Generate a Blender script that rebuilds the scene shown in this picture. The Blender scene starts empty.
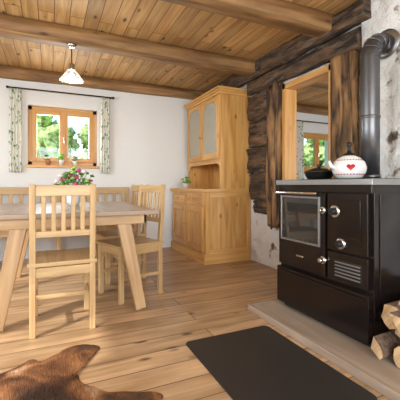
import bpy, bmesh, math, random
from mathutils import Vector, Matrix, noise
random.seed(7)
scene = bpy.context.scene
scene.view_settings.view_transform = 'Standard'
scene.view_settings.exposure = 0.0

# ------------------------------------------------------------------ materials
def new_mat(name):
    m = bpy.data.materials.new(name); m.use_nodes = True
    nt = m.node_tree
    b = nt.nodes['Principled BSDF']
    return m, nt, b
def L(nt, a, b): nt.links.new(a, b)
def plain(name, col, rough=0.5, metal=0.0, bump=0, bscale=40, spec=0.5, coat=0.0, var=0.0):
    m, nt, b = new_mat(name)
    b.inputs['Base Color'].default_value = (*col, 1)
    b.inputs['Roughness'].default_value = rough
    b.inputs['Metallic'].default_value = metal
    b.inputs['Specular IOR Level'].default_value = spec
    b.inputs['Coat Weight'].default_value = coat
    tc = nt.nodes.new('ShaderNodeTexCoord')
    n = nt.nodes.new('ShaderNodeTexNoise'); n.inputs['Scale'].default_value = bscale; n.inputs['Detail'].default_value = 4
    L(nt, tc.outputs['Object'], n.inputs['Vector'])
    if bump:
        bp = nt.nodes.new('ShaderNodeBump'); bp.inputs['Strength'].default_value = bump; bp.inputs['Distance'].default_value = 0.01
        L(nt, n.outputs['Fac'], bp.inputs['Height']); L(nt, bp.outputs['Normal'], b.inputs['Normal'])
    if var:
        mr = nt.nodes.new('ShaderNodeMapRange'); mr.inputs['From Min'].default_value = 0.3; mr.inputs['From Max'].default_value = 0.7
        L(nt, n.outputs['Fac'], mr.inputs['Value'])
        mx = nt.nodes.new('ShaderNodeMix'); mx.data_type = 'RGBA'
        mx.inputs[6].default_value = (*[c*(1-var) for c in col], 1); mx.inputs[7].default_value = (*[min(1, c*(1+var)) for c in col], 1)
        L(nt, mr.outputs[0], mx.inputs[0]); L(nt, mx.outputs[2], b.inputs['Base Color'])
    return m

def wood(name, light, dark, rough=0.45, knots=0.5, grain=26, plank=None, knotcol=None, bump=0.15, contrast=(0.32, 0.68), blotch=0.0, grey=None, pv=(0.8, 1.15), kscale=(2.6, 6.5), ksize=(0.05, 0.13), gdet=5, gstretch=1.6, bdist=0.004):
    """UV in metres: U along the grain"""
    m, nt, b = new_mat(name)
    uv = nt.nodes.new('ShaderNodeUVMap')
    vec = uv.outputs['UV']
    brick = None
    if plank:
        w, ln, gap = plank
        brick = nt.nodes.new('ShaderNodeTexBrick')
        brick.inputs['Color1'].default_value = (0, 0, 0, 1); brick.inputs['Color2'].default_value = (1, 1, 1, 1)
        brick.inputs['Mortar'].default_value = (0.5, 0.5, 0.5, 1)
        brick.inputs['Scale'].default_value = 1; brick.inputs['Mortar Size'].default_value = gap
        brick.inputs['Mortar Smooth'].default_value = 0.1
        brick.inputs['Brick Width'].default_value = ln; brick.inputs['Row Height'].default_value = w
        brick.offset = 0.37
        L(nt, vec, brick.inputs['Vector'])
        ml = nt.nodes.new('ShaderNodeVectorMath'); ml.operation = 'MULTIPLY_ADD'
        L(nt, brick.outputs['Color'], ml.inputs[0]); ml.inputs[1].default_value = (13, 0, 7); L(nt, vec, ml.inputs[2])
        vec = ml.outputs[0]
    mp = nt.nodes.new('ShaderNodeMapping'); mp.inputs['Scale'].default_value = (gstretch, grain, 1)
    L(nt, vec, mp.inputs['Vector'])
    n = nt.nodes.new('ShaderNodeTexNoise'); n.inputs['Scale'].default_value = 1; n.inputs['Detail'].default_value = gdet; n.inputs['Distortion'].default_value = 0.6
    L(nt, mp.outputs[0], n.inputs['Vector'])
    r = nt.nodes.new('ShaderNodeValToRGB')
    r.color_ramp.elements[0].position = contrast[0]; r.color_ramp.elements[1].position = contrast[1]
    r.color_ramp.elements[0].color = (*dark, 1); r.color_ramp.elements[1].color = (*light, 1)
    L(nt, n.outputs['Fac'], r.inputs['Fac'])
    col = r.outputs['Color']
    # knots
    if knots > 0:
        mp2 = nt.nodes.new('ShaderNodeMapping'); mp2.inputs['Scale'].default_value = (*kscale, 1)
        L(nt, vec, mp2.inputs['Vector'])
        v = nt.nodes.new('ShaderNodeTexVoronoi'); v.inputs['Scale'].default_value = 1
        L(nt, mp2.outputs[0], v.inputs['Vector'])
        mr = nt.nodes.new('ShaderNodeMapRange'); mr.inputs['From Min'].default_value = ksize[0]; mr.inputs['From Max'].default_value = ksize[1]
        mr.inputs['To Min'].default_value = knots; mr.inputs['To Max'].default_value = 0
        L(nt, v.outputs['Distance'], mr.inputs['Value'])
        mx = nt.nodes.new('ShaderNodeMix'); mx.data_type = 'RGBA'
        L(nt, mr.outputs[0], mx.inputs[0]); L(nt, col, mx.inputs[6])
        kc = knotcol or tuple(c*0.35 for c in dark)
        mx.inputs[7].default_value = (*kc, 1)
        col = mx.outputs[2]
    if grey:
        n4 = nt.nodes.new('ShaderNodeTexNoise'); n4.inputs['Scale'].default_value = 1.0; n4.inputs['Detail'].default_value = 7; n4.inputs['Roughness'].default_value = 0.7
        mp4 = nt.nodes.new('ShaderNodeMapping'); mp4.inputs['Scale'].default_value = (6, 26, 1); mp4.inputs['Location'].default_value = (3, 3, 0)
        L(nt, vec, mp4.inputs['Vector']); L(nt, mp4.outputs[0], n4.inputs['Vector'])
        mr4 = nt.nodes.new('ShaderNodeMapRange'); mr4.inputs['From Min'].default_value = 0.50; mr4.inputs['From Max'].default_value = 0.64; mr4.inputs['To Max'].default_value = 0.85
        L(nt, n4.outputs['Fac'], mr4.inputs['Value'])
        mx = nt.nodes.new('ShaderNodeMix'); mx.data_type = 'RGBA'
        L(nt, mr4.outputs[0], mx.inputs[0]); L(nt, col, mx.inputs[6]); mx.inputs[7].default_value = (*grey, 1); col = mx.outputs[2]
    if blotch > 0:
        mp3 = nt.nodes.new('ShaderNodeMapping'); mp3.inputs['Scale'].default_value = (1.2, 3.5, 1)
        L(nt, vec, mp3.inputs['Vector'])
        n3 = nt.nodes.new('ShaderNodeTexNoise'); n3.inputs['Scale'].default_value = 1.5; n3.inputs['Detail'].default_value = 3
        L(nt, mp3.outputs[0], n3.inputs['Vector'])
        mr3 = nt.nodes.new('ShaderNodeMapRange'); mr3.inputs['From Min'].default_value = 0.35; mr3.inputs['From Max'].default_value = 0.7
        mr3.inputs['To Min'].default_value = 1-blotch; mr3.inputs['To Max'].default_value = 1.12
        L(nt, n3.outputs['Fac'], mr3.inputs['Value'])
        hs = nt.nodes.new('ShaderNodeHueSaturation'); L(nt, col, hs.inputs['Color']); L(nt, mr3.outputs[0], hs.inputs['Value'])
        col = hs.outputs['Color']
    if brick:
        hs = nt.nodes.new('ShaderNodeHueSaturation')
        mr = nt.nodes.new('ShaderNodeMapRange'); mr.inputs['To Min'].default_value = pv[0]; mr.inputs['To Max'].default_value = pv[1]
        L(nt, brick.outputs['Color'], mr.inputs['Value']); L(nt, mr.outputs[0], hs.inputs['Value']); L(nt, col, hs.inputs['Color'])
        mx = nt.nodes.new('ShaderNodeMix'); mx.data_type = 'RGBA'
        L(nt, brick.outputs['Fac'], mx.inputs[0]); L(nt, hs.outputs['Color'], mx.inputs[6]); mx.inputs[7].default_value = (*[c*0.35 for c in dark], 1)
        col = mx.outputs[2]
    L(nt, col, b.inputs['Base Color'])
    b.inputs['Roughness'].default_value = rough
    bp = nt.nodes.new('ShaderNodeBump'); bp.inputs['Strength'].default_value = bump; bp.inputs['Distance'].default_value = bdist
    L(nt, n.outputs['Fac'], bp.inputs['Height']); L(nt, bp.outputs['Normal'], b.inputs['Normal'])
    return m

def plaster_stone(name, th=(0.33, 0.40), bump=1.0):
    m, nt, b = new_mat(name)
    tc = nt.nodes.new('ShaderNodeTexCoord')
    v = nt.nodes.new('ShaderNodeTexVoronoi'); v.feature = 'SMOOTH_F1'; v.inputs['Scale'].default_value = 6.5
    n = nt.nodes.new('ShaderNodeTexNoise'); n.inputs['Scale'].default_value = 6.5; n.inputs['Detail'].default_value = 7; n.inputs['Roughness'].default_value = 0.62
    for q in (v, n): L(nt, tc.outputs['Object'], q.inputs['Vector'])
    r = nt.nodes.new('ShaderNodeValToRGB')
    e = r.color_ramp.elements
    e[0].position = th[0]; e[0].color = (0.15, 0.115, 0.085, 1)
    e[1].position = th[1]; e[1].color = (0.84, 0.84, 0.82, 1)
    k = e.new((th[0]+th[1])/2); k.color = (0.42, 0.36, 0.30, 1)
    k = e.new(min(1, th[1]+0.2)); k.color = (0.78, 0.78, 0.76, 1)
    L(nt, n.outputs['Fac'], r.inputs['Fac'])
    L(nt, r.outputs['Color'], b.inputs['Base Color'])
    b.inputs['Roughness'].default_value = 0.95
    ad = nt.nodes.new('ShaderNodeMath'); ad.operation = 'ADD'
    L(nt, v.outputs['Distance'], ad.inputs[0]); L(nt, n.outputs['Fac'], ad.inputs[1])
    bp = nt.nodes.new('ShaderNodeBump'); bp.inputs['Strength'].default_value = bump; bp.inputs['Distance'].default_value = 0.06
    L(nt, ad.outputs[0], bp.inputs['Height']); L(nt, bp.outputs['Normal'], b.inputs['Normal'])
    return m

M = {}
M['ceil'] = wood('pine_ceiling', (0.76, 0.49, 0.21), (0.50, 0.265, 0.09), 0.6, 0.92, 22, plank=(0.125, 2.4, 0.0035), knotcol=(0.12, 0.05, 0.018), pv=(0.76, 1.12), kscale=(3.4, 8), ksize=(0.08, 0.17))
M['beam'] = wood('beam_wood', (0.50, 0.285, 0.115), (0.21, 0.10, 0.035), 0.6, 0.85, 14, knotcol=(0.07, 0.025, 0.010), bump=0.5, blotch=0.35)
M['floor'] = wood('larch_floor', (0.66, 0.43, 0.235), (0.40, 0.225, 0.10), 0.38, 0.92, 18, plank=(0.16, 2.6, 0.0034), knotcol=(0.11, 0.05, 0.02), blotch=0.26, pv=(0.80, 1.12), kscale=(3.0, 6.5), ksize=(0.07, 0.16))
M['cab'] = wood('pine_honey', (0.76, 0.44, 0.145), (0.52, 0.245, 0.062), 0.38, 0.85, 16, knotcol=(0.22, 0.08, 0.02), kscale=(4, 8), ksize=(0.07, 0.16))
M['frame'] = wood('pine_frame', (0.76, 0.43, 0.145), (0.56, 0.27, 0.075), 0.4, 0.3, 20)
M['chair'] = wood('beech_chair', (0.64, 0.43, 0.205), (0.46, 0.275, 0.115), 0.4, 0.0, 22, bump=0.05)
M['table'] = wood('table_wood', (0.60, 0.385, 0.19), (0.41, 0.235, 0.10), 0.4, 0.4, 16, bump=0.1)
M['tabletop'] = wood('tabletop_wood', (0.47, 0.35, 0.24), (0.31, 0.21, 0.135), 0.3, 0.3, 16, plank=(0.14, 3, 0.0015), bump=0.1)
M['old'] = wood('old_timber', (0.20, 0.105, 0.048), (0.020, 0.011, 0.007), 0.85, 0.8, 15, knotcol=(0.006, 0.004, 0.003), bump=1.0, contrast=(0.36, 0.66), blotch=0.6, grey=(0.21, 0.165, 0.12), gdet=10, gstretch=3, bdist=0.012)
M['oldpost'] = wood('old_timber_post', (0.42, 0.225, 0.09), (0.035, 0.018, 0.010), 0.8, 0.9, 15, knotcol=(0.010, 0.006, 0.003), bump=1.0, contrast=(0.38, 0.62), blotch=0.6, gdet=10, gstretch=3, bdist=0.012)
M['hearth'] = wood('hearth_board', (0.42, 0.325, 0.24), (0.29, 0.21, 0.145), 0.5, 0.3, 12)
M['log'] = wood('split_log', (0.72, 0.50, 0.27), (0.42, 0.25, 0.11), 0.8, 0.0, 30, bump=0.6)
M['bark'] = plain('bark', (0.16, 0.10, 0.065), 0.95, bump=1, bscale=50, var=0.5)
M['white'] = plain('lime_plaster', (0.84, 0.845, 0.84), 0.9, bump=0.35, bscale=9)
M['stone'] = plaster_stone('whitewashed_stone', (0.34, 0.42))
M['black'] = plain('black_iron', (0.012, 0.012, 0.012), 0.4, 0.3, bump=0.05)
M['enamel'] = plain('black_enamel', (0.009, 0.0058, 0.005), 0.17, 0)
M['steel'] = plain('brushed_steel', (0.36, 0.36, 0.36), 0.35, 0.9)
M['chrome'] = plain('chrome', (0.78, 0.78, 0.77), 0.15, 1.0)
M['ovenglass'] = plain('oven_glass', (0.06, 0.06, 0.06), 0.05, 0.55, coat=1)
M['pipe'] = plain('pipe_metal', (0.15, 0.15, 0.16), 0.33, 0.85)
M['mat'] = plain('mat_sheet', (0.030, 0.026, 0.023), 0.5, 0.2, bump=0.15, bscale=180, var=0.3)
M['cer'] = plain('white_ceramic', (0.80, 0.80, 0.78), 0.15)
M['red'] = plain('red_paint', (0.45, 0.01, 0.02), 0.3)
M['leaf'] = plain('leaf_green', (0.08, 0.24, 0.04), 0.6, var=0.5)
M['brightleaf'] = plain('bright_leaf', (0.30, 0.60, 0.06), 0.6, var=0.3)
M['pink'] = plain('pink_petals', (0.60, 0.05, 0.20), 0.6, var=0.4)
M['petalw'] = plain('white_petals', (0.8, 0.72, 0.7), 0.6)
M['terra'] = plain('terracotta', (0.45, 0.17, 0.08), 0.8)
M['grass'] = plain('grass', (0.20, 0.38, 0.08), 0.95, bump=0.5, bscale=3, var=0.4)
M['foliage'] = plain('foliage', (0.36, 0.50, 0.18), 0.9, bump=1, bscale=7, var=0.75)
M['trunk'] = plain('trunk', (0.2, 0.14, 0.09), 0.9)

def glass_mat(name, tint=(1, 1, 1), gl=0.08, diff=0.0, rough=0.02):
    m = bpy.data.materials.new(name); m.use_nodes = True; nt = m.node_tree; nt.nodes.clear()
    o = nt.nodes.new('ShaderNodeOutputMaterial'); t = nt.nodes.new('ShaderNodeBsdfTransparent'); g = nt.nodes.new('ShaderNodeBsdfGlossy')
    t.inputs[0].default_value = (*tint, 1); g.inputs['Roughness'].default_value = rough
    mx = nt.nodes.new('ShaderNodeMixShader'); mx.inputs[0].default_value = gl
    L(nt, t.outputs[0], mx.inputs[1]); L(nt, g.outputs[0], mx.inputs[2]); out = mx.outputs[0]
    if diff:
        d = nt.nodes.new('ShaderNodeBsdfDiffuse'); d.inputs[0].default_value = (*tint, 1)
        m2 = nt.nodes.new('ShaderNodeMixShader'); m2.inputs[0].default_value = diff
        L(nt, out, m2.inputs[1]); L(nt, d.outputs[0], m2.inputs[2]); out = m2.outputs[0]
    L(nt, out, o.inputs[0])
    return m
M['glass'] = glass_mat('window_glass', gl=0.03)
M['cabglass'] = glass_mat('cabinet_glass', (0.93, 0.92, 0.82), 0.12, 0.25, 0.1)
M['lampglass'] = glass_mat('lamp_glass', (0.9, 0.93, 0.92), 0.3, 0.15, 0.05)
m, nt, b = new_mat('bulb_glow'); b.inputs['Emission Color'].default_value = (1, 0.9, 0.75, 1); b.inputs['Emission Strength'].default_value = 4; M['bulb'] = m
# curtain
m, nt, b = new_mat('curtain_print')
tc = nt.nodes.new('ShaderNodeTexCoord'); v = nt.nodes.new('ShaderNodeTexVoronoi'); v.inputs['Scale'].default_value = 17; v.distance = 'CHEBYCHEV'
nn = nt.nodes.new('ShaderNodeTexNoise'); nn.inputs['Scale'].default_value = 30
vm = nt.nodes.new('ShaderNodeVectorMath'); vm.operation = 'MULTIPLY_ADD'; vm.inputs[1].default_value = (0.05, 0.05, 0.05)
L(nt, tc.outputs['Object'], nn.inputs['Vector']); L(nt, nn.outputs['Color'], vm.inputs[0]); L(nt, tc.outputs['Object'], vm.inputs[2])
L(nt, vm.outputs[0], v.inputs['Vector'])
r = nt.nodes.new('ShaderNodeValToRGB'); e = r.color_ramp.elements
e[0].position = 0.20; e[0].color = (0.16, 0.32, 0.10, 1); e[1].position = 0.29; e[1].color = (0.84, 0.83, 0.77, 1)
r2 = nt.nodes.new('ShaderNodeValToRGB'); e = r2.color_ramp.elements
e[0].position = 0.10; e[0].color = (0.75, 0.62, 0.15, 1); e[1].position = 0.12; e[1].color = (1, 1, 1, 1)
L(nt, v.outputs['Distance'], r2.inputs['Fac'])
mxx = nt.nodes.new('ShaderNodeMix'); mxx.data_type = 'RGBA'; mxx.blend_type = 'MULTIPLY'; mxx.inputs[0].default_value = 1
L(nt, v.outputs['Distance'], r.inputs['Fac']); L(nt, r.outputs['Color'], mxx.inputs[6]); L(nt, r2.outputs['Color'], mxx.inputs[7])
L(nt, mxx.outputs[2], b.inputs['Base Color']); b.inputs['Roughness'].default_value = 0.9
M['curtain'] = m
# cow hide
m, nt, b = new_mat('cowhide')
tc = nt.nodes.new('ShaderNodeTexCoord')
n1 = nt.nodes.new('ShaderNodeTexNoise'); n1.inputs['Scale'].default_value = 3.6; n1.inputs['Detail'].default_value = 5; n1.inputs['Distortion'].default_value = 0.8
n2 = nt.nodes.new('ShaderNodeTexNoise'); n2.inputs['Scale'].default_value = 1; n2.inputs['Detail'].default_value = 6
mp = nt.nodes.new('ShaderNodeMapping'); mp.inputs['Scale'].default_value = (160, 30, 30); mp.inputs['Rotation'].default_value = (0, 0, 0.7)
L(nt, tc.outputs['Object'], n1.inputs['Vector']); L(nt, tc.outputs['Object'], mp.inputs['Vector']); L(nt, mp.outputs[0], n2.inputs['Vector'])
r = nt.nodes.new('ShaderNodeValToRGB'); e = r.color_ramp.elements
e[0].position = 0.40; e[0].color = (0.028, 0.012, 0.008, 1); e[1].position = 0.60; e[1].color = (0.28, 0.115, 0.042, 1)
k = r.color_ramp.elements.new(0.50); k.color = (0.095, 0.037, 0.017, 1)
k = r.color_ramp.elements.new(0.72); k.color = (0.55, 0.38, 0.24, 1)
L(nt, n1.outputs['Fac'], r.inputs['Fac'])
hs = nt.nodes.new('ShaderNodeHueSaturation'); mr = nt.nodes.new('ShaderNodeMapRange'); mr.inputs['To Min'].default_value = 0.3; mr.inputs['To Max'].default_value = 1.8
L(nt, n2.outputs['Fac'], mr.inputs['Value']); L(nt, mr.outputs[0], hs.inputs['Value']); L(nt, r.outputs['Color'], hs.inputs['Color'])
L(nt, hs.outputs['Color'], b.inputs['Base Color']); b.inputs['Roughness'].default_value = 0.42
bp = nt.nodes.new('ShaderNodeBump'); bp.inputs['Strength'].default_value = 0.8; bp.inputs['Distance'].default_value = 0.006
L(nt, n2.outputs['Fac'], bp.inputs['Height']); L(nt, bp.outputs['Normal'], b.inputs['Normal'])
M['hide'] = m

# ------------------------------------------------------------------ mesh builder
class B:
    def __init__(s, name):
        s.name = name; s.bm = bmesh.new(); s.uv = s.bm.loops.layers.uv.new('UVMap'); s.mats = []
    def mi(s, m):
        m = M[m]
        if m not in s.mats: s.mats.append(m)
        return s.mats.index(m)
    def _uvface(s, f, inv, axis, off):
        # inv : world->local part matrix; axis index = grain
        n = f.normal
        loc = [inv @ l.vert.co for l in f.loops]
        f.normal_update()
        ln = (inv.to_3x3() @ f.normal)
        k = max(range(3), key=lambda i: abs(ln[i]))
        others = [i for i in range(3) if i != k]
        if axis in others: u = axis; v = [i for i in others if i != axis][0]
        else: u, v = others
        for l, p in zip(f.loops, loc):
            if k == axis: l[s.uv].uv = (p[u]*0.3+off[0], p[v]+off[1])
            else: l[s.uv].uv = (p[u]+off[0], p[v]+off[1]+ (0.37*k))
    def box(s, c, size, mat, rot=None, axis=None, off=None, taper=None):
        """taper: (sx,sy) scale at +longest end"""
        mtx = Matrix.Translation(Vector(c)) @ (rot.to_4x4() if rot is not None else Matrix.Identity(4))
        ax = axis if axis is not None else max(range(3), key=lambda i: size[i])
        off = off or (random.uniform(0, 9), random.uniform(0, 9))
        hx, hy, hz = [q/2 for q in size]
        vs = []
        for z in (-hz, hz):
            for x, y in ((-hx, -hy), (hx, -hy), (hx, hy), (-hx, hy)):
                if taper and z > 0: x *= taper[0]; y *= taper[1]
                vs.append(s.bm.verts.new(mtx @ Vector((x, y, z))))
        inv = mtx.inverted(); mi = s.mi(mat)
        for q in ((3, 2, 1, 0), (4, 5, 6, 7), (0, 1, 5, 4), (1, 2, 6, 5), (2, 3, 7, 6), (3, 0, 4, 7)):
            f = s.bm.faces.new([vs[i] for i in q]); f.material_index = mi; f.normal_update(); s._uvface(f, inv, ax, off)
        return s
    def bx(s, x0, x1, y0, y1, z0, z1, mat, axis=None, off=None):
        return s.box(((x0+x1)/2, (y0+y1)/2, (z0+z1)/2), (abs(x1-x0), abs(y1-y0), abs(z1-z0)), mat, axis=axis, off=off)
    def bar(s, p1, p2, w, d, mat, xdir=(1, 0, 0), taper=None):
        p1 = Vector(p1); p2 = Vector(p2); z = (p2-p1).normalized(); x = Vector(xdir); x = (x - z*x.dot(z)).normalized(); y = z.cross(x)
        rot = Matrix((x, y, z)).transposed()
        return s.box((p1+p2)/2, (w, d, (p2-p1).length), mat, rot=rot, axis=2, taper=taper)
    def lathe(s, prof, c, mat, axis=(0, 0, 1), seg=32, smooth=True, cap=True):
        z = Vector(axis).normalized(); x = z.orthogonal().normalized(); y = z.cross(x); c = Vector(c)
        mi = s.mi(mat); rings = []
        for r, h in prof:
            rings.append([s.bm.verts.new(c+z*h+(x*math.cos(2*math.pi*i/seg)+y*math.sin(2*math.pi*i/seg))*max(r, 1e-4)) for i in range(seg)])
        o = random.uniform(0, 5)
        for a in range(len(rings)-1):
            for i in range(seg):
                j = (i+1) % seg
                f = s.bm.faces.new((rings[a][i], rings[a][j], rings[a+1][j], rings[a+1][i])); f.material_index = mi; f.smooth = smooth
                rr = max(prof[a][0], prof[a+1][0])
                for l, (hh, q) in zip(f.loops, ((prof[a][1], i), (prof[a][1], i+1), (prof[a+1][1], i+1), (prof[a+1][1], i))):
                    l[s.uv].uv = (hh+o, q/seg*2*math.pi*rr+o)
        if cap:
            for ring, rev in ((rings[0], True), (rings[-1], False)):
                f = s.bm.faces.new(list(reversed(ring)) if rev else ring); f.material_index = mi
                for l in f.loops: l[s.uv].uv = ((l.vert.co-c).dot(x)*0.3+o, (l.vert.co-c).dot(y)+o)
        return s
    def cyl(s, p1, p2, r, mat, r2=None, seg=20):
        p1 = Vector(p1); p2 = Vector(p2)
        return s.lathe([(r, 0), (r2 if r2 is not None else r, (p2-p1).length)], p1, mat, axis=p2-p1, seg=seg)
    def tube(s, pts, r, mat, seg=16, cap=True, flat=False):
        pts = [Vector(p) for p in pts]; mi = s.mi(mat); rings = []
        t0 = (pts[1]-pts[0]).normalized(); x = t0.orthogonal().normalized()
        for i, p in enumerate(pts):
            t = (pts[min(i+1, len(pts)-1)]-pts[max(i-1, 0)]).normalized()
            x = (x-t*x.dot(t)).normalized(); y = t.cross(x)
            rr = r[i] if isinstance(r, (list, tuple)) else r
            rings.append([s.bm.verts.new(p+(x*math.cos(2*math.pi*k/seg)+y*math.sin(2*math.pi*k/seg))*rr) for k in range(seg)])
        for a in range(len(rings)-1):
            for i in range(seg):
                j = (i+1) % seg
                f = s.bm.faces.new((rings[a][i], rings[a][j], rings[a+1][j], rings[a+1][i])); f.material_index = mi; f.smooth = not flat
        if cap:
            s.bm.faces.new(list(reversed(rings[0]))).material_index = mi; s.bm.faces.new(rings[-1]).material_index = mi
        return s
    def ball(s, c, r, mat, sub=2, scale=(1, 1, 1), jit=0.0, seed=0):
        mi = s.mi(mat)
        res = bmesh.ops.create_icosphere(s.bm, subdivisions=sub, radius=r)
        for v in res['verts']:
            d = v.co.copy()
            if jit:
                nn = noise.noise(d*(2.2/r)+Vector((seed, seed*1.7, 0)))
                d *= 1+jit*nn*2
            v.co = Vector((d.x*scale[0], d.y*scale[1], d.z*scale[2]))+Vector(c)
        for f in {f for v in res['verts'] for f in v.link_faces}: f.material_index = mi; f.smooth = True
        return s
    def rough(s, x0, x1, y0, y1, z0, z1, mat, axis, amp=0.012, step=0.06, rnd=0.25, seed=0, freq=4, endjit=0.0):
        """hewn timber : subdivided box with noise, rounded across its grain axis"""
        size = (x1-x0, y1-y0, z1-z0); c = Vector(((x0+x1)/2, (y0+y1)/2, (z0+z1)/2))
        n = [max(2, min(60, int(q/step))) for q in size]
        mi = s.mi(mat); off = (random.uniform(0, 9), random.uniform(0, 9))
        vd = {}
        def vert(i, j, k):
            key = (i, j, k)
            if key in vd: return vd[key]
            u = [2*i/n[0]-1, 2*j/n[1]-1, 2*k/n[2]-1]
            oth = [q for q in range(3) if q != axis]
            a, b_ = u[oth[0]], u[oth[1]]
            ra = 1-rnd*abs(b_)**3*0.5; rb = 1-rnd*abs(a)**3*0.5
            u[oth[0]] = a*ra; u[oth[1]] = b_*rb
            p = Vector([c[q]+u[q]*size[q]/2 for q in range(3)])
            sc = Vector([freq*(0.35 if q == axis else 1.3) for q in range(3)])
            w = Vector((p.x*sc.x, p.y*sc.y, p.z*sc.z))+Vector((seed*3.1, seed*1.3, seed*7))
            d = Vector((noise.noise(w), noise.noise(w+Vector((31, 7, 2))), noise.noise(w+Vector((3, 17, 52)))))
            d2 = Vector((noise.noise(w*4), noise.noise(w*4+Vector((31, 7, 2))), noise.noise(w*4+Vector((3, 17, 52)))))
            dd = d*amp*1.6+d2*amp*0.5
            dd[axis] *= 0.3
            if endjit and abs(u[axis]) > 0.99: dd[axis] += endjit*noise.noise(w*5)
            vd[key] = s.bm.verts.new(p+dd); return vd[key]
        mtx = Matrix.Translation(c); inv = mtx.inverted()
        def quad(a, b_, c_, d_):
            f = s.bm.faces.new((vert(*a), vert(*b_), vert(*c_), vert(*d_))); f.material_index = mi; f.normal_update(); s._uvface(f, inv, axis, off); f.smooth = True
        for i in range(n[0]):
            for j in range(n[1]):
                quad((i, j+1, 0), (i+1, j+1, 0), (i+1, j, 0), (i, j, 0)); quad((i, j, n[2]), (i+1, j, n[2]), (i+1, j+1, n[2]), (i, j+1, n[2]))
        for i in range(n[0]):
            for k in range(n[2]):
                quad((i, 0, k), (i+1, 0, k), (i+1, 0, k+1), (i, 0, k+1)); quad((i, n[1], k+1), (i+1, n[1], k+1), (i+1, n[1], k), (i, n[1], k))
        for j in range(n[1]):
            for k in range(n[2]):
                quad((0, j, k+1), (0, j+1, k+1), (0, j+1, k), (0, j, k)); quad((n[0], j, k), (n[0], j+1, k), (n[0], j+1, k+1), (n[0], j, k+1))
        return s
    def poly(s, pts, th, mat):
        """extruded polygon: pts list of 3D, th vector"""
        th = Vector(th); mi = s.mi(mat)
        a = [s.bm.verts.new(Vector(p)) for p in pts]; b_ = [s.bm.verts.new(Vector(p)+th) for p in pts]
        n = len(pts); fs = [s.bm.faces.new(a), s.bm.faces.new(list(reversed(b_)))]
        for i in range(n): fs.append(s.bm.faces.new((a[i], b_[i], b_[(i+1) % n], a[(i+1) % n])))
        o = (random.uniform(0, 9), random.uniform(0, 9)); I = Matrix.Identity(4)
        bmesh.ops.recalc_face_normals(s.bm, faces=fs)
        for f in fs: f.material_index = mi; f.normal_update(); s._uvface(f, I, 2, o)
        return s
    def done(s, loc=(0, 0, 0), rotz=0, bevel=0.0, seg=2):
        me = bpy.data.meshes.new(s.name); s.bm.to_mesh(me); s.bm.free()
        for m_ in s.mats: me.materials.append(m_)
        o = bpy.data.objects.new(s.name, me); scene.collection.objects.link(o)
        o.location = loc; o.rotation_euler = (0, 0, rotz)
        if bevel:
            md = o.modifiers.new('bevel', 'BEVEL'); md.width = bevel; md.segments = seg; md.limit_method = 'ANGLE'; md.angle_limit = math.radians(50)
        return o

# ------------------------------------------------------------------ room shell
XL, XR, YB, YF, CZ = -1.9, 2.33, 4.80, -1.6, 2.43
XR2, XN = 2.43, 5.7   # far side of partition, next room end
WT = 0.28
B('floor').bx(XL-WT, XN+WT, YF-WT, YB+WT, -0.08, 0, 'floor', axis=0, off=(0, 0)).done()
B('ceiling').bx(XL-WT, XN+WT, YF-WT, YB+WT, CZ, CZ+0.08, 'ceil', axis=1, off=(0, 0)).done()
def wall_with_holes(name, axis, c0, c1, a0, a1, z0, z1, holes, mat):
    """axis 0: wall runs along X occupying Y c0..c1. holes (h0,h1,hz0,hz1)"""
    w = B(name); holes = sorted(holes); cur = a0
    def seg(p, q, r, t):
        if q-p < 1e-4 or t-r < 1e-4: return
        if axis == 0: w.bx(p, q, c0, c1, r, t, mat)
        else: w.bx(c0, c1, p, q, r, t, mat)
    for h0, h1, hz0, hz1 in holes:
        seg(cur, h0, z0, z1); seg(h0, h1, z0, hz0); seg(h0, h1, hz1, z1); cur = h1
    seg(cur, a1, z0, z1)
    return w.done()
W1 = (-0.26, 0.60, 1.19, 1.985)
W2 = (4.22, 5.08, 1.17, 1.93)
wall_with_holes('wall_back', 0, YB, YB+WT, XL-WT, XN+WT, 0, CZ, [W1, W2], 'white')
WL = (0.4, 3.4, 0.9, 2.1)
wall_with_holes('wall_left', 1, XL-WT, XL, YF-WT, YB, 0, CZ, [WL], 'white')
WF = (-1.5, 1.9, 0.5, 2.2)
wall_with_holes('wall_front', 0, YF-WT, YF, XL, XN+WT, 0, CZ, [WF, (3.0, 5.2, 0.8, 2.1)], 'white')
wall_with_holes('wall_right', 1, XR, XR2, YF, YB, 0, CZ, [(2.19, 2.91, 0.0, 2.045)], 'stone')
B('wall_far_right').bx(XN, XN+WT, YF, YB, 0, CZ, 'white').done()

# beams
for i, (y0, y1) in enumerate([(3.28, 3.48), (2.12, 2.32), (0.96, 1.16), (-0.2, 0.0)]):
    B('ceiling_beam').rough(XL, XR, y0, y1, 2.285, CZ, 'beam', 0, amp=0.006, step=0.07, rnd=0.12, seed=i).done()
    B('ceiling_beam').rough(XR2, XN, y0, y1, 2.285, CZ, 'beam', 0, amp=0.006, step=0.09, rnd=0.12, seed=i+9).done()
B('trim_1').rough(XL, XR-0.06, YB-0.09, YB, 2.285, CZ, 'beam', 0, amp=0.005, step=0.09, rnd=0.1, seed=21).done()
B('trim_2').rough(XR2, XN, YB-0.09, YB, 2.285, CZ, 'beam', 0, amp=0.005, step=0.09, rnd=0.1, seed=22).done()

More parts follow.
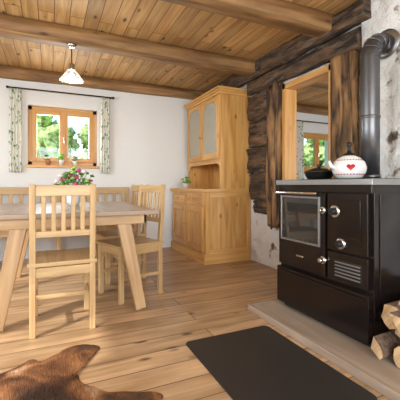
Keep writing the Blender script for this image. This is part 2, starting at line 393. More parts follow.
# old log construction on the right wall
B('trim_3').rough(XR-0.12, XR-0.002, 1.80, 4.70, 2.245, 2.43, 'old', 1, amp=0.018, step=0.04, rnd=0.25, seed=1, freq=7).done()
B('trim_4').rough(XR-0.08, XR-0.002, 1.90, 3.54, 2.062, 2.235, 'old', 1, amp=0.015, step=0.035, rnd=0.25, seed=2, freq=7).done()
w = B('log_wall_timbers'); z = 2.045
for i, (h, ye) in enumerate([(0.30, 3.54), (0.34, 3.51), (0.31, 3.545), (0.33, 3.50), (0.15, 3.42)]):
    w.rough(XR-0.065, XR-0.002, 3.10, ye, z-h, z+0.004, 'old', 1, amp=0.013, step=0.025, rnd=0.10, seed=5+i, endjit=0.04, freq=8); z -= h
w.rough(XR-0.10, XR-0.002, 2.915, 3.12, 0.50, 2.045, 'oldpost', 2, amp=0.014, step=0.03, rnd=0.18, seed=15, endjit=0.12, freq=6)
w.done()
w = B('timber_door_post'); w.rough(XR-0.10, XR-0.008, 1.93, 2.18, 0.0, 2.05, 'oldpost', 2, amp=0.010, step=0.03, rnd=0.15, seed=31, freq=6); w.done()
# chimney
B('chimney_breast').rough(XR-0.05, XR-0.001, YF+0.02, 1.91, 0.0, 2.41, 'stone', 2, amp=0.018, step=0.045, rnd=0.05, seed=41, freq=7).done()

# door casing (open doorway to the next room)
w = B('door_1_casing')
for y0, y1 in ((2.195, 2.25), (2.85, 2.905)):
    w.bx(XR-0.035, XR2+0.02, y0, y1, 0.0, 2.04, 'frame', axis=2)
w.bx(XR-0.035, XR2+0.02, 2.195, 2.905, 1.98, 2.04, 'frame', axis=1)
w.bx(XR-0.02, XR2+0.02, 2.25, 2.85, 0, 0.02, 'frame', axis=1)
w.done(bevel=0.004)

# windows -----------------------------------------------------------------
def window(name, x0, x1, z0, z1, y):
    """window in a wall along X; y = inner plane of the frame"""
    w = B(name); d = 0.07; t = 0.05
    w.bx(x0, x0+t, y, y+d, z0, z1, 'frame'); w.bx(x1-t, x1, y, y+d, z0, z1, 'frame')
    w.bx(x0, x1, y, y+d, z0, z0+t, 'frame'); w.bx(x0, x1, y, y+d, z1-t, z1, 'frame')
    xm = (x0+x1)/2
    for a, b_ in ((x0+t, xm), (xm, x1-t)):
        s = 0.055; yy = y-0.02
        w.bx(a, a+s, yy, yy+0.05, z0+t, z1-t, 'frame'); w.bx(b_-s, b_, yy, yy+0.05, z0+t, z1-t, 'frame')
        w.bx(a+s, b_-s, yy, yy+0.05, z0+t, z0+t+s, 'frame', axis=0); w.bx(a+s, b_-s, yy, yy+0.05, z1-t-s, z1-t, 'frame', axis=0)
        w.bx(a+s, b_-s, yy+0.022, yy+0.028, z0+t+s, z1-t-s, 'glass')
    w.bx(xm-0.018, xm+0.018, y-0.035, y-0.02, z0+t, z1-t, 'frame')
    w.cyl((xm, y-0.055, (z0+z1)/2-0.02), (xm, y-0.035, (z0+z1)/2-0.02), 0.008, 'chrome')
    w.bx(xm-0.006, xm+0.006, y-0.065, y-0.055, (z0+z1)/2-0.09, (z0+z1)/2-0.01, 'chrome')
    return w.done(bevel=0.004)
window('window_1', W1[0], W1[1], W1[2]+0.02, W1[3], YB+0.05)
window('window_2', W2[0], W2[1], W2[2]+0.02, W2[3], YB+0.05)
B('window_sill').bx(W1[0]-0.02, W1[1]+0.02, YB-0.06, YB+0.10, W1[2]-0.012, W1[2]+0.02, 'frame').done(bevel=0.005)
B('window_sill').bx(W2[0]-0.02, W2[1]+0.02, YB-0.06, YB+0.10, W2[2]-0.012, W2[2]+0.02, 'frame').done(bevel=0.005)
# unseen big windows added behind / beside the camera to let light in
def big_window(name, axis, c, a0, a1, z0, z1, n):
    w = B(name); t = 0.06
    def bb(p, q, r, s_, m='frame', d0=0, d1=0.07):
        if axis == 0: w.bx(p, q, c+d0, c+d1, r, s_, m)
        else: w.bx(c+d0, c+d1, p, q, r, s_, m)
    bb(a0, a1, z0, z0+t); bb(a0, a1, z1-t, z1)
    for i in range(n+1):
        x = a0+(a1-a0-t)*i/n; bb(x, x+t, z0, z1)
    bb(a0+t, a1-t, z0+t, z1-t, 'glass', 0.03, 0.036)
    w.done(bevel=0.004)
big_window('added_window_3', 0, YF-0.16, WF[0], WF[1], WF[2], WF[3], 3)
big_window('added_window_4', 1, XL-0.16, WL[0], WL[1], WL[2], WL[3], 3)
big_window('added_window_5', 0, YF-0.16, 3.0, 5.2, 0.8, 2.1, 2)

def curtain(name, x0, x1, z0, z1, y, folds, seed, flare=0.0):
    w = B(name); nx, nz = 48, 24; mi = w.mi('curtain'); g = []
    for k in range(nz+1):
        t = k/nz; row = []
        for i in range(nx+1):
            s_ = i/nx
            wd = 1+flare*(1-t)
            xc = (x0+x1)/2+(s_-0.5)*(x1-x0)*wd
            yy = y+0.022*math.sin(s_*folds*2*math.pi+seed+0.6*math.sin(t*3+seed))*(0.75+0.3*(1-t))
            row.append(w.bm.verts.new((xc, yy, z0+(z1-z0)*t)))
        g.append(row)
    for k in range(nz):
        for i in range(nx):
            f = w.bm.faces.new((g[k][i], g[k][i+1], g[k+1][i+1], g[k+1][i])); f.smooth = True; f.material_index = mi
    o = w.done(); md = o.modifiers.new('th', 'SOLIDIFY'); md.thickness = 0.003
    return o
def rod(x0, x1, z, y):
    w = B('curtain_rod'); w.cyl((x0, y, z), (x1, y, z), 0.009, 'black')
    for x in (x0, x1): w.ball((x, y, z), 0.018, 'black')
    for x in (x0+0.03, x1-0.03): w.cyl((x, y, z), (x, YB, z), 0.006, 'black')
    w.done()
rod(-0.48, 0.81, 2.17, YB-0.07)
curtain('curtain', -0.46, -0.33, 1.11, 2.16, YB-0.07, 4, 0.3, 0.12)
curtain('curtain', 0.64, 0.76, 1.11, 2.16, YB-0.07, 4, 1.7, 0.12)
rod(4.02, 5.3, 2.12, YB-0.07)
curtain('curtain', 4.06, 4.22, 1.05, 2.11, YB-0.07, 4, 0.9, 0.15)
curtain('curtain', 5.1, 5.25, 1.05, 2.11, YB-0.07, 4, 2.2, 0.15)

# ------------------------------------------------------------------ outside
B('ground').bx(-40, 40, YB+WT+0.02, 60, -0.6, -0.3, 'grass').done()
def tree(x, y, s, seed):
    w = B('tree'); w.cyl((x, y, -0.3), (x, y, 2.5*s), 0.16*s, 'trunk', r2=0.08*s)
    rr = random.Random(seed)
    for i in range(40):
        w.ball((x+rr.gauss(0, 0.75)*s, y+rr.gauss(0, 0.6)*s, (rr.uniform(0.6, 4.4))*s), rr.uniform(0.22, 0.5)*s, 'foliage', 3, jit=0.55, seed=seed+i)
    w.done()
tree(-1.6, 13, 1.0, 3); tree(0.1, 17, 0.8, 6); tree(2.2, 14, 0.8, 5); tree(9.5, 13, 1.0, 8); tree(13.5, 15, 1.1, 11); tree(-5, 15, 1.2, 13); tree(12, 12, 0.9, 17)

# ------------------------------------------------------------------ chairs
def chair(loc, rotz):
    w = B('dining_chair'); H = 0.955
    for sx in (-1, 1):
        w.bar((sx*0.178, -0.19, 0), (sx*0.178, -0.185, 0.46), 0.036, 0.036, 'chair')
        w.bar((sx*0.178, -0.186, 0.455), (sx*0.178, -0.225, H), 0.036, 0.032, 'chair')
        w.box((sx*0.178, 0.19, 0.22), (0.038, 0.038, 0.44), 'chair')
        w.box((sx*0.178, 0, 0.405), (0.022, 0.35, 0.06), 'chair')
        w.box((sx*0.178, 0, 0.19), (0.020, 0.35, 0.028), 'chair')
    w.box((0, 0.19, 0.405), (0.33, 0.022, 0.06), 'chair'); w.box((0, -0.187, 0.40), (0.33, 0.022, 0.06), 'chair')
    w.box((0, 0.0, 0.19), (0.34, 0.026, 0.026), 'chair')
    w.box((0, 0.01, 0.45), (0.415, 0.43, 0.026), 'chair', axis=1)
    w.box((0, -0.218, H-0.04), (0.325, 0.024, 0.07), 'chair')
    w.box((0, -0.199, 0.64), (0.325, 0.020, 0.04), 'chair')
    for i in range(5):
        x = -0.115+i*0.0575
        w.bar((x, -0.2, 0.65), (x, -0.216, H-0.07), 0.027, 0.012, 'chair')
    o = w.done(loc=loc, rotz=rotz, bevel=0.004); return o
chair((0.08, 2.49, 0), 0)
chair((0.645, 2.90, 0), math.radians(108))
chair((0.66, 3.45, 0), math.radians(100))

# ------------------------------------------------------------------ table
w = B('dining_table'); x0, x1, y0, y1 = -0.44, 0.76, 2.44, 3.95
w.bx(x0, x1, y0, y1, 0.725, 0.76, 'tabletop', axis=1)
w.bx(x0+0.08, x1-0.08, y0+0.05, y0+0.075, 0.655, 0.725, 'table'); w.bx(x0+0.08, x1-0.08, y1-0.075, y1-0.05, 0.655, 0.725, 'table')
w.bx(x0+0.08, x0+0.105, y0+0.05, y1-0.05, 0.655, 0.725, 'table'); w.bx(x1-0.105, x1-0.08, y0+0.05, y1-0.05, 0.655, 0.725, 'table')
for (tx, fx) in ((0.50, 0.635), (-0.18, -0.315)):
    for (ty, fy) in ((2.535, 2.51), (3.855, 3.88)):
        sg = 1 if tx > 0 else -1
        w.bar((fx, fy, 0.005), (tx, ty, 0.725), 0.078, 0.065, 'table', taper=(1.35, 1.0))
w.done(bevel=0.005)

# flowers on the table
w = B('flower_vase'); c = (0.20, 3.30, 0.76)
w.lathe([(0.045, 0), (0.06, 0.04), (0.062, 0.09), (0.045, 0.13), (0.05, 0.15)], c, 'cer')
rr = random.Random(4)
for i in range(90):
    a = rr.uniform(0, 6.28); r_ = rr.uniform(0, 0.17); zz = 0.16+rr.uniform(0.0, 0.20)*(1-r_*2.2)
    p = (c[0]+r_*math.cos(a), c[1]+r_*math.sin(a), c[2]+zz)
    w.bar((c[0], c[1], c[2]+0.1), p, 0.004, 0.004, 'leaf')
    mt = rr.choice(['leaf', 'leaf', 'pink', 'petalw', 'leaf', 'brightleaf', 'pink'])
    w.ball(p, rr.uniform(0.014, 0.028), mt, 1, (1, 1, 0.7), 0.3, i)
w.done()

# bench
w = B('corner_bench')
bx0, bx1 = -1.85, 1.03
w.bx(bx0, bx1, 4.28, 4.70, 0.43, 0.46, 'chair', axis=0)
w.bx(bx0, bx1, 4.70, 4.73, 0.83, 0.92, 'chair'); w.bx(bx0, bx1, 4.70, 4.73, 0.55, 0.60, 'chair')
x = bx0+0.03
while x < bx1:
    w.bx(x-0.02, x+0.02, 4.705, 4.725, 0.46, 0.85, 'chair'); x += 0.115
for x in (bx0+0.03, -0.9, 0.1, bx1-0.03):
    w.bx(x-0.025, x+0.025, 4.30, 4.35, 0, 0.43, 'chair'); w.bx(x-0.025, x+0.025, 4.68, 4.735, 0, 0.92, 'chair')
w.bx(bx0, bx1, 4.31, 4.335, 0.36, 0.43, 'chair')
w.done(bevel=0.004)

# ------------------------------------------------------------------ dresser
w = B('pine_dresser')
X0, XU, X1, Y0, Y1 = 1.69, 1.90, 2.32, 3.57, 4.72
# base
w.bx(X0-0.02, X1, Y0-0.02, Y1+0.02, 0, 0.10, 'cab', axis=1)
w.bx(X0, X1, Y0, Y1, 0.10, 0.87, 'cab', axis=2)
w.bx(X0-0.03, X1, Y0-0.025, Y1+0.025, 0.87, 0.905, 'cab', axis=1)
w.bx(X0-0.015, X1, Y0-0.012, Y1+0.012, 0.10, 0.115, 'cab', axis=1); w.bx(X0-0.015, X1, Y0-0.012, Y1+0.012, 0.855, 0.87, 'cab', axis=1)
ym = (Y0+Y1)/2
# drawers and doors on the front (facing -X)
for a, b_ in ((Y0+0.05, ym-0.015), (ym+0.015, Y1-0.05)):
    w.bx(X0-0.014, X0+0.01, a, b_, 0.71, 0.835, 'cab', axis=1)
    w.bx(X0-0.022, X0, a+0.03, b_-0.03, 0.735, 0.81, 'cab', axis=1)
    w.lathe([(0.008, 0), (0.008, 0.015), (0.018, 0.022), (0.016, 0.032), (0.004, 0.036)], (X0-0.02, (a+b_)/2, 0.772), 'cab', axis=(-1, 0, 0))
    # framed door
    s = 0.065; z0, z1 = 0.14, 0.68
    w.bx(X0-0.02, X0+0.01, a, a+s, z0, z1, 'cab'); w.bx(X0-0.02, X0+0.01, b_-s, b_, z0, z1, 'cab')
    w.bx(X0-0.02, X0+0.01, a+s, b_-s, z0, z0+s, 'cab', axis=1); w.bx(X0-0.02, X0+0.01, a+s, b_-s, z1-s, z1, 'cab', axis=1)
    w.bx(X0-0.012, X0+0.01, a+s+0.025, b_-s-0.025, z0+s+0.025, z1-s-0.025, 'cab', axis=2)
    kn = a+0.03 if a > ym else b_-0.03
    w.lathe([(0.007, 0), (0.007, 0.015), (0.016, 0.022), (0.014, 0.032), (0.004, 0.036)], (X0-0.02, kn, 0.45), 'cab', axis=(-1, 0, 0))
# side frame (facing camera)
def sideframe(xa, xb, z0, z1, y, s=0.06):
    w.bx(xa, xa+s, y-0.012, y+0.005, z0, z1, 'cab'); w.bx(xb-s, xb, y-0.012, y+0.005, z0, z1, 'cab')
    w.bx(xa+s, xb-s, y-0.012, y+0.005, z0, z0+s, 'cab', axis=0); w.bx(xa+s, xb-s, y-0.012, y+0.005, z1-s, z1, 'cab', axis=0)
sideframe(X0, X1, 0.115, 0.855, Y0, 0.055)
# upper: hollow carcass
UZ0, UZ1 = 1.27, 2.07
UY1 = Y1-0.11
w.bx(XU, X1, Y0+0.01, Y0+0.035, 0.905, UZ1, 'cab', axis=2)       # near side panel down to counter
w.bx(XU, X1, UY1-0.025, UY1, 0.905, UZ1, 'cab', axis=2)
w.bx(X1-0.02, X1, Y0+0.03, UY1-0.02, 0.905, UZ1, 'cab', axis=2)
w.bx(XU, X1, Y0+0.03, UY1-0.02, UZ0, UZ0+0.03, 'cab', axis=1); w.bx(XU, X1, Y0+0.03, UY1-0.02, UZ1-0.03, UZ1, 'cab', axis=1)
for zz in (1.53, 1.79): w.bx(XU+0.04, X1-0.02, Y0+0.03, UY1-0.02, zz, zz+0.018, 'cab', axis=1)
# scalloped apron under upper part
w.bx(XU, XU+0.02, Y0+0.03, UY1-0.02, UZ0-0.05, UZ0, 'cab', axis=1)
for yy, sg in ((Y0+0.03, 1), (UY1-0.02, -1)):
    pts = [(XU, yy, UZ0-0.05)]+[(XU, yy+sg*0.10*(1-math.sin(t*math.pi/2/6)), UZ0-0.05-0.10*(1-math.cos(t*math.pi/2/6))) for t in range(7)]
    w.poly(pts, (0.02, 0, 0), 'cab')
um = (Y0+0.01+UY1)/2
for a, b_ in ((Y0+0.03, um-0.004), (um+0.004, UY1-0.02)):
    s = 0.055; z0, z1 = UZ0+0.01, UZ1-0.01
    w.bx(XU-0.022, XU, a, a+s, z0, z1, 'cab'); w.bx(XU-0.022, XU, b_-s, b_, z0, z1, 'cab')
    w.bx(XU-0.022, XU, a+s, b_-s, z0, z0+0.075, 'cab', axis=1); w.bx(XU-0.022, XU, a+s, b_-s, z1-s, z1, 'cab', axis=1)
    w.bx(XU-0.013, XU-0.009, a+s, b_-s, z0+0.07, z1-s, 'cabglass')
    # arched corners
    for yy, sg in ((a+s, 1), (b_-s, -1)):
        pts = [(XU-0.022, yy, z1-s)]+[(XU-0.022, yy+sg*0.12*(1-math.sin(t*math.pi/2/6)), z1-s-0.12*(1-math.cos(t*math.pi/2/6))) for t in range(7)]
        w.poly(pts, (0.018, 0, 0), 'cab')
    kn = a+0.028 if a > um else b_-0.028
    w.lathe([(0.007, 0), (0.007, 0.015), (0.015, 0.022), (0.013, 0.03), (0.004, 0.034)], (XU-0.02, kn, 1.60), 'cab', axis=(-1, 0, 0))
# cornice
for i, (o, za, zb) in enumerate(((0.012, UZ1, UZ1+0.03), (0.03, UZ1+0.03, UZ1+0.055), (0.05, UZ1+0.055, UZ1+0.08))):
    w.bx(XU-o-0.01, X1-0.12, Y0+0.01-o, UY1+o, za, zb, 'cab', axis=1)
    w.bx(X1-0.12, X1, Y0+0.01-min(o, 0.015), UY1+o, za, zb, 'cab', axis=1)
# crockery inside
for (yy, zz) in ((3.8, 1.30), (4.0, 1.548), (3.78, 1.808), (4.3, 1.548), (4.4, 1.808), (4.45, 1.30)):
    w.lathe([(0.03, 0), (0.05, 0.03), (0.055, 0.09), (0.05, 0.09), (0.045, 0.03), (0.0, 0.01)], (2.08, yy, zz), 'cer', cap=False)
w.done(bevel=0.004)

w = B('potted_plant'); c = (1.775, 4.40, 0.907)
w.lathe([(0.03, 0), (0.045, 0.06), (0.05, 0.065), (0.045, 0.065)], c, 'cer')
rr = random.Random(9)
for i in range(34):
    a = rr.uniform(0, 6.28); r_ = rr.uniform(0.01, 0.08); p = (c[0]+r_*math.cos(a), c[1]+r_*math.sin(a), c[2]+0.07+rr.uniform(0, 0.10))
    w.bar((c[0], c[1], c[2]+0.04), p, 0.003, 0.003, 'leaf'); w.ball(p, rr.uniform(0.010, 0.019), rr.choice(['leaf', 'leaf', 'brightleaf']), 1, (1, 1, 0.5), 0.2, i)
w.done()
# sill decorations
def sillpot(name, x, h, r_, mt, lf, n=18):
    w = B(name); c = (x, YB-0.015, W1[2]+0.021)
    w.lathe([(r_*0.7, 0), (r_, h*0.45), (r_*0.9, h*0.5)], c, mt)
    rr = random.Random(int(x*100)+50)
    for i in range(n):
        a = rr.uniform(0, 6.28); q = rr.uniform(0, r_*1.3); p = (c[0]+q*math.cos(a), c[1]+min(q*math.sin(a), 0.03), c[2]+h*0.55+rr.uniform(0, h*0.5))
        w.bar((c[0], c[1], c[2]+h*0.3), p, 0.003, 0.003, 'leaf'); w.ball(p, rr.uniform(0.012, 0.02), rr.choice(lf), 1, (1, 1, 0.7), 0.2, i)
    w.done()
sillpot('sill_flower_pot', -0.02, 0.13, 0.034, 'terra', ['leaf', 'petalw'])
sillpot('sill_flower_pot', 0.14, 0.15, 0.034, 'cer', ['brightleaf', 'brightleaf', 'leaf'])
sillpot('sill_flower_pot', 0.31, 0.13, 0.034, 'cer', ['petalw', 'leaf', 'pink'])

# ------------------------------------------------------------------ pendant lamp
w = B('pendant_lamp'); lx, ly = 0.19, 3.38
w.lathe([(0.045, 0), (0.045, 0.015), (0.02, 0.03)], (lx, ly, 2.288), 'chrome', axis=(0, 0, -1))
w.cyl((lx, ly, 2.10), (lx, ly, 2.27), 0.005, 'black')
w.lathe([(0.012, 0), (0.028, -0.01), (0.03, -0.06), (0.036, -0.065)], (lx, ly, 2.11), 'chrome')
w.lathe([(0.032, 0), (0.05, -0.02), (0.085, -0.07), (0.105, -0.10), (0.110, -0.105), (0.102, -0.10), (0.082, -0.068), (0.047, -0.018), (0.03, 0.0)], (lx, ly, 2.05), 'lampglass', cap=False)
w.ball((lx, ly, 1.99), 0.028, 'bulb', 2, (1, 1, 1.2))
w.done()

# ------------------------------------------------------------------ hearth, mat, stove
w = B('hearth_slab'); w.bx(1.40, XR-0.07, 0.2, 2.12, 0, 0.045, 'hearth', axis=1); w.bx(1.37, 1.40, 0.2, 2.12, 0, 0.047, 'hearth', axis=1); w.bx(1.37, XR-0.07, 2.12, 2.15, 0, 0.047, 'hearth', axis=0); w.done(bevel=0.005)
# mat with rounded corners
w = B('floor_mat'); pts = []; mx0, mx1, my0, my1, r_ = 0.735, 1.33, 1.00, 1.85, 0.035
for cx, cy, a0 in ((mx1-r_, my1-r_, 0), (mx0+r_, my1-r_, 90), (mx0+r_, my0+r_, 180), (mx1-r_, my0+r_, 270)):
    for k in range(7):
        a = math.radians(a0+15*k); pts.append((cx+r_*math.cos(a), cy+r_*math.sin(a), 0.001))
w.poly(pts, (0, 0, 0.006), 'mat'); w.done(bevel=0.002)

w = B('wood_burning_cook_stove'); SX0, SX1, SY0, SY1 = 1.59, 2.20, 1.25, 2.05
w.bx(SX0+0.03, SX1, SY0+0.03, SY1-0.03, 0.047, 0.08, 'black')
w.bx(SX0+0.02, SX1, SY0, SY1, 0.08, 0.95, 'enamel')
# top plate with steel rim
w.bx(SX0-0.015, SX1+0.01, SY0-0.015, SY1+0.015, 0.95, 0.985, 'steel')
w.bx(SX0+0.03, SX1-0.03, SY0+0.03, SY1-0.03, 0.984, 0.989, 'black')
# front frame
w.bx(SX0, SX0+0.03, SY0, SY1, 0.905, 0.95, 'enamel')
# oven door
oy0, oy1, oz0, oz1 = 1.575, 2.035, 0.37, 0.90
w.bx(SX0-0.01, SX0+0.03, oy0, oy1, oz0, oz1, 'enamel')
w.bx(SX0-0.016, SX0-0.008, oy0+0.05, oy1-0.04, 0.565, 0.86, 'ovenglass')
for a, b_, c_, d_ in ((oy0+0.04, oy1-0.03, 0.86, 0.874), (oy0+0.04, oy1-0.03, 0.551, 0.565), (oy0+0.04, oy0+0.054, 0.565, 0.86), (oy1-0.044, oy1-0.03, 0.565, 0.86)):
    w.bx(SX0-0.020, SX0-0.008, a, b_, c_, d_, 'steel')
w.cyl((SX0-0.05, oy0+0.03, 0.895), (SX0-0.05, oy1-0.02, 0.895), 0.009, 'chrome')
for yy in (oy0+0.06, oy1-0.05): w.cyl((SX0-0.05, yy, 0.895), (SX0-0.005, yy, 0.895), 0.006, 'chrome')
w.bx(SX0-0.014, SX0-0.008, 1.77, 1.84, 0.45, 0.462, 'chrome')
# fire door
w.bx(SX0-0.01, SX0+0.03, SY0+0.02, 1.555, 0.555, 0.90, 'enamel')
w.bx(SX0-0.016, SX0-0.008, SY0+0.06, 1.515, 0.60, 0.86, 'enamel')
# ash door w/ vents
w.bx(SX0-0.01, SX0+0.03, SY0+0.02, 1.555, 0.37, 0.54, 'enamel')
w.bx(SX0-0.015, SX0-0.008, SY0+0.05, 1.50, 0.395, 0.50, 'black')
for i in range(5): w.bx(SX0-0.02, SX0-0.012, SY0+0.06, 1.49, 0.403+i*0.02, 0.411+i*0.02, 'steel')
def knob(y, z, r_, cap='chrome'):
    w.lathe([(r_, 0), (r_, 0.012), (r_*0.8, 0.018)], (SX0-0.008, y, z), 'chrome', axis=(-1, 0, 0))
    w.lathe([(r_*0.55, 0), (r_*0.62, 0.02), (r_*0.5, 0.03)], (SX0-0.02, y, z), cap, axis=(-1, 0, 0))
knob(1.585, 0.79, 0.024); knob(1.49, 0.79, 0.038, 'black'); knob(1.585, 0.475, 0.026); knob(1.445, 0.60, 0.034, 'black')
# wood drawer
w.bx(SX0-0.02, SX0+0.03, SY0+0.005, SY1-0.005, 0.085, 0.345, 'enamel')
w.bx(SX0-0.032, SX0-0.015, SY0+0.03, SY1-0.03, 0.305, 0.325, 'enamel')
# side rail + side panel
w.bx(SX0+0.06, SX1-0.05, SY0-0.006, SY0+0.01, 0.14, 0.90, 'enamel')
w.done(bevel=0.006, seg=3)

# stovepipe
w = B('stove_pipe'); px, py = 2.08, 1.65
pts = [(px, py, 0.990), (px, py, 1.4), (px, py, 1.85)]
R = 0.12
for k in range(1, 5):
    a = math.pi/2*(k-0.5)/4; pts.append((px+R*(1-math.cos(a)), py, 1.86+R*math.sin(a)))
    if k < 5: pts.append((px+R*(1-math.cos(a))+0.001, py, 1.86+R*math.sin(a)+0.001))
pts.append((XR-0.075, py, 1.985))
w.tube(pts, 0.064, 'pipe', 28)
for k in range(0, 5):
    a = math.pi/2*k/4; p = Vector((px+R*(1-math.cos(a)), py, 1.86+R*math.sin(a))); ax = Vector((math.sin(a), 0, math.cos(a)))
    w.lathe([(0.064, -0.004), (0.070, -0.003), (0.070, 0.003), (0.064, 0.004)], p, 'pipe', axis=ax, cap=False)
for zz in (1.0, 1.42): w.lathe([(0.065, 0), (0.069, 0.004), (0.069, 0.018), (0.065, 0.022)], (px, py, zz), 'pipe', cap=False)
w.lathe([(0.066, 0), (0.105, 0.0), (0.105, 0.006), (0.066, 0.008)], (XR-0.085, py, 1.985), 'steel', axis=(1, 0, 0), cap=False)
w.done()
# teapot
w = B('round_teapot'); c = Vector((1.88, 1.655, 0.990)); 
w.lathe([(0.055, 0), (0.085, 0.012), (0.108, 0.048), (0.112, 0.08), (0.101, 0.115), (0.075, 0.143), (0.045, 0.158), (0.04, 0.164)], c, 'cer')
w.lathe([(0.048, 0), (0.040, 0.012), (0.016, 0.022), (0.010, 0.045), (0.012, 0.065), (0.019, 0.078), (0.016, 0.092), (0.004, 0.098)], c+Vector((0, 0, 0.160)), 'black')
w.tube([c+Vector((-0.09, 0.03, 0.07)), c+Vector((-0.125, 0.04, 0.09)), c+Vector((-0.14, 0.045, 0.125))], [0.018, 0.013, 0.010], 'cer')
def rad(h):
    prof = [(0.055, 0), (0.085, 0.012), (0.108, 0.048), (0.112, 0.08), (0.101, 0.115), (0.075, 0.143)]
    for (r0, h0), (r1, h1) in zip(prof, prof[1:]):
        if h0 <= h <= h1: return r0+(r1-r0)*(h-h0)/(h1-h0)
    return 0.08
def on_sphere(u, v):
    d = Vector((-c.x, -c.y, 0)).normalized(); sd = Vector((-d.y, d.x, 0))
    ang = u/0.11+0.1; r_ = rad(0.08+v)+0.0025
    return c+(d*math.cos(ang)+sd*math.sin(ang))*r_+Vector((0, 0, 0.08+v))
mi = w.mi('red'); hp = []
for k in range(24):
    t = 2*math.pi*k/24; hp.append((0.0020*16*math.sin(t)**3*0.85, 0.0018*(13*math.cos(t)-5*math.cos(2*t)-2*math.cos(3*t)-math.cos(4*t))*0.85))
cv = w.bm.verts.new(on_sphere(0, 0)); rings = []
for f_ in (0.35, 0.7, 1.0): rings.append([w.bm.verts.new(on_sphere(q[0]*f_, q[1]*f_)) for q in hp])
for k in range(24):
    j = (k+1) % 24
    w.bm.faces.new((cv, rings[0][k], rings[0][j])).material_index = mi
    for a in range(2): w.bm.faces.new((rings[a][k], rings[a+1][k], rings[a+1][j], rings[a][j])).material_index = mi
for k in range(-5, 6):
    for vz in (-0.048, 0.048): w.ball(on_sphere(k*0.022, vz), 0.005, 'red', 1)
w.done()
w = B('cast_iron_pot'); w.lathe([(0.08, 0), (0.10, 0.03), (0.105, 0.055), (0.110, 0.06), (0.095, 0.068), (0.05, 0.085), (0.015, 0.09), (0.012, 0.10), (0.02, 0.11), (0.004, 0.118)], (1.87, 1.925, 0.990), 'black')
w.done()

# firewood
w = B('firewood_stack'); rr = random.Random(23)
def split_log(y, z, r_, kind, x0, ln, a0, tilt=0.0):
    if kind == 0: prof = [(0, 0)]+[(math.cos(math.radians(t)), math.sin(math.radians(t))) for t in range(0, 101, 20)]
    elif kind == 1: prof = [(math.cos(math.radians(t)), math.sin(math.radians(t))*0.8) for t in range(0, 181, 20)]
    else: prof = [(math.cos(math.radians(t)), math.sin(math.radians(t))) for t in range(0, 360, 30)]
    cx = sum(p[0] for p in prof)/len(prof); cy = sum(p[1] for p in prof)/len(prof)
    P = []
    for p, q in prof:
        p -= cx; q -= cy; jx = rr.uniform(0.85, 1.12)
        P.append((y+r_*jx*(p*math.cos(a0)-q*math.sin(a0)), z+r_*jx*(p*math.sin(a0)+q*math.cos(a0))))
    a = [w.bm.verts.new((x0+rr.uniform(-.006, .006), p[0]+tilt*0.5, p[1])) for p in P]; b_ = [w.bm.verts.new((x0+ln, p[0]-tilt*0.5, p[1])) for p in P]; N = len(P)
    ml, mb = w.mi('log'), w.mi('bark'); o = rr.uniform(0, 5)
    fs = []
    f = w.bm.faces.new(a); f.material_index = ml; fs.append(f); f = w.bm.faces.new(list(reversed(b_))); f.material_index = ml; fs.append(f)
    for i in range(N):
        f = w.bm.faces.new((a[i], b_[i], b_[(i+1) % N], a[(i+1) % N])); fs.append(f)
        flat = (kind == 0 and i in (0, N-1)) or (kind == 1 and i == N-1)
        f.material_index = ml if flat else mb
    for f in fs:
        for l in f.loops: l[w.uv].uv = (l.vert.co.x+o, l.vert.co.y*1.3+l.vert.co.z+o)
rows = 0; z = 0.105
while z < 0.38:
    y = 1.165-(rows % 2)*0.03-rows*0.006
    while y > 0.60:
        split_log(y+rr.uniform(-.012, .008), z+rr.uniform(-.008, .010), rr.uniform(0.062, 0.092)*(0.85), rr.choice([0, 0, 1, 0, 1, 2]), 1.57+rr.uniform(-0.05, 0.08), 0.36, rr.uniform(0, 6.28), rr.uniform(-0.03, 0.0)); y -= 0.094
    z += 0.084; rows += 1
w.done(bevel=0.003)

# cowhide rug -------------------------------------------------------------
outline = [(0.22, 2.06), (0.13, 2.09), (0.03, 2.02), (-0.04, 1.98), (-0.10, 2.01), (-0.22, 1.93), (-0.36, 1.88), (-0.5, 1.78), (-0.68, 1.84), (-0.80, 1.74), (-0.72, 1.60),
           (-0.62, 1.45), (-0.60, 1.2), (-0.66, 0.95), (-0.82, 0.78), (-0.74, 0.62), (-0.52, 0.68), (-0.3, 0.72), (-0.05, 0.60), (0.12, 0.72), (0.30, 0.62), (0.50, 0.72), (0.44, 0.92), (0.30, 1.08),
           (0.30, 1.24), (0.40, 1.36), (0.46, 1.42), (0.38, 1.50), (0.25, 1.56), (0.14, 1.68), (0.13, 1.80), (0.20, 1.92), (0.27, 2.0)]
w = B('cowhide_rug'); mi = w.mi('hide')
fine = []
N = len(outline)
for i in range(N):
    p0, p1, p2, p3 = [Vector((*outline[(i+k-1) % N], 0)) for k in range(4)]
    for t in (0, .25, .5, .75):
        q = 0.5*((2*p1)+(-p0+p2)*t+(2*p0-5*p1+4*p2-p3)*t*t+(-p0+3*p1-3*p2+p3)*t**3)
        q += Vector((noise.noise(q*17), noise.noise(q*17+Vector((5, 5, 5))), 0))*0.014
        fine.append(q)
cen = Vector((-0.12, 1.35, 0)); rings = []
for k in range(1, 15):
    s = k/14
    ring = []
    for q in fine:
        p = cen.lerp(q, s); 
        hz = 0.010+0.022*max(0, noise.noise(p*6))+0.004*noise.noise(p*16)
        if k == 14: hz = 0.002
        ring.append(w.bm.verts.new((p.x, p.y, hz)))
    rings.append(ring)
cvt = w.bm.verts.new((cen.x, cen.y, 0.012)); n = len(fine)
for i in range(n):
    j = (i+1) % n
    fs = [w.bm.faces.new((cvt, rings[0][j], rings[0][i]))]
    for a in range(13): fs.append(w.bm.faces.new((rings[a][i], rings[a][j], rings[a+1][j], rings[a+1][i])))
    for f in fs: f.smooth = True; f.material_index = mi
bmesh.ops.recalc_face_normals(w.bm, faces=w.bm.faces[:])
w.done()

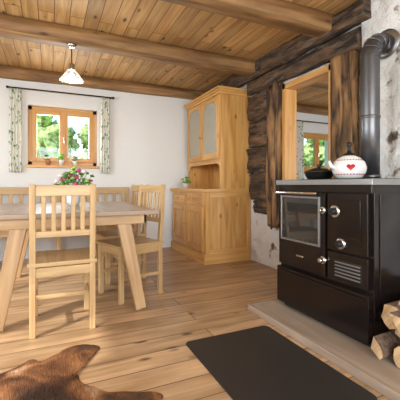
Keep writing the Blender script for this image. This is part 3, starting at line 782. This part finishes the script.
# ------------------------------------------------------------------ light
world = bpy.data.worlds.new('World'); scene.world = world; world.use_nodes = True
nt = world.node_tree; bg = nt.nodes['Background']
sky = nt.nodes.new('ShaderNodeTexSky'); sky.sky_type = 'NISHITA'; sky.sun_disc = False; sky.sun_elevation = math.radians(45); sky.sun_rotation = math.radians(200)
nt.links.new(sky.outputs[0], bg.inputs[0]); bg.inputs[1].default_value = 0.4
sun = bpy.data.lights.new('sun', 'SUN'); sun.energy = 4.2; sun.angle = 0.02; sun.color = (1, 0.97, 0.9)
so = bpy.data.objects.new('sun', sun); scene.collection.objects.link(so); so.rotation_euler = (math.radians(25), math.radians(-50), 0)
def area(name, loc, rot, sx, sy, e, col=(0.86, 0.94, 1.0)):
    l = bpy.data.lights.new(name, 'AREA'); l.shape = 'RECTANGLE'; l.size = sx; l.size_y = sy; l.energy = e; l.color = col
    o = bpy.data.objects.new(name, l); scene.collection.objects.link(o); o.location = loc; o.rotation_euler = rot; return o
R90 = math.radians(90)
area('fill_front', (0.2, YF-0.4, 1.4), (R90, 0, 0), 3.4, 1.7, 158)          # fill lamp added outside the unseen window behind the camera, faces +Y
area('fill_left', (XL-0.4, 1.9, 1.5), (R90, 0, -R90), 3.0, 1.2, 95)     # added lamp beyond the unseen left window, brightens the room, faces +X
area('daylight_window_1', ((W1[0]+W1[1])/2, YB+0.35, 1.6), (R90, 0, math.pi), 0.8, 0.75, 36, (0.92, 0.97, 1))
area('fill_next_room', (4.1, YF-0.4, 1.45), (R90, 0, 0), 2.2, 1.3, 150)  # lamp added outside an unseen opening to brighten the next room
pl = bpy.data.lights.new('pendant_bulb_light', 'POINT'); pl.energy = 4; pl.color = (1, 0.88, 0.7); pl.shadow_soft_size = 0.04
po = bpy.data.objects.new('pendant_bulb_light', pl); scene.collection.objects.link(po); po.location = (0.19, 3.38, 1.93)

# ------------------------------------------------------------------ camera
cam = bpy.data.cameras.new('camera'); co = bpy.data.objects.new('camera', cam); scene.collection.objects.link(co)
co.location = (0, 0, 0.95); co.rotation_euler = (R90, 0, math.radians(-24.4))
cam.sensor_width = 36; cam.lens = 331/400*36; cam.shift_y = -15/400; cam.clip_start = 0.02
scene.camera = co
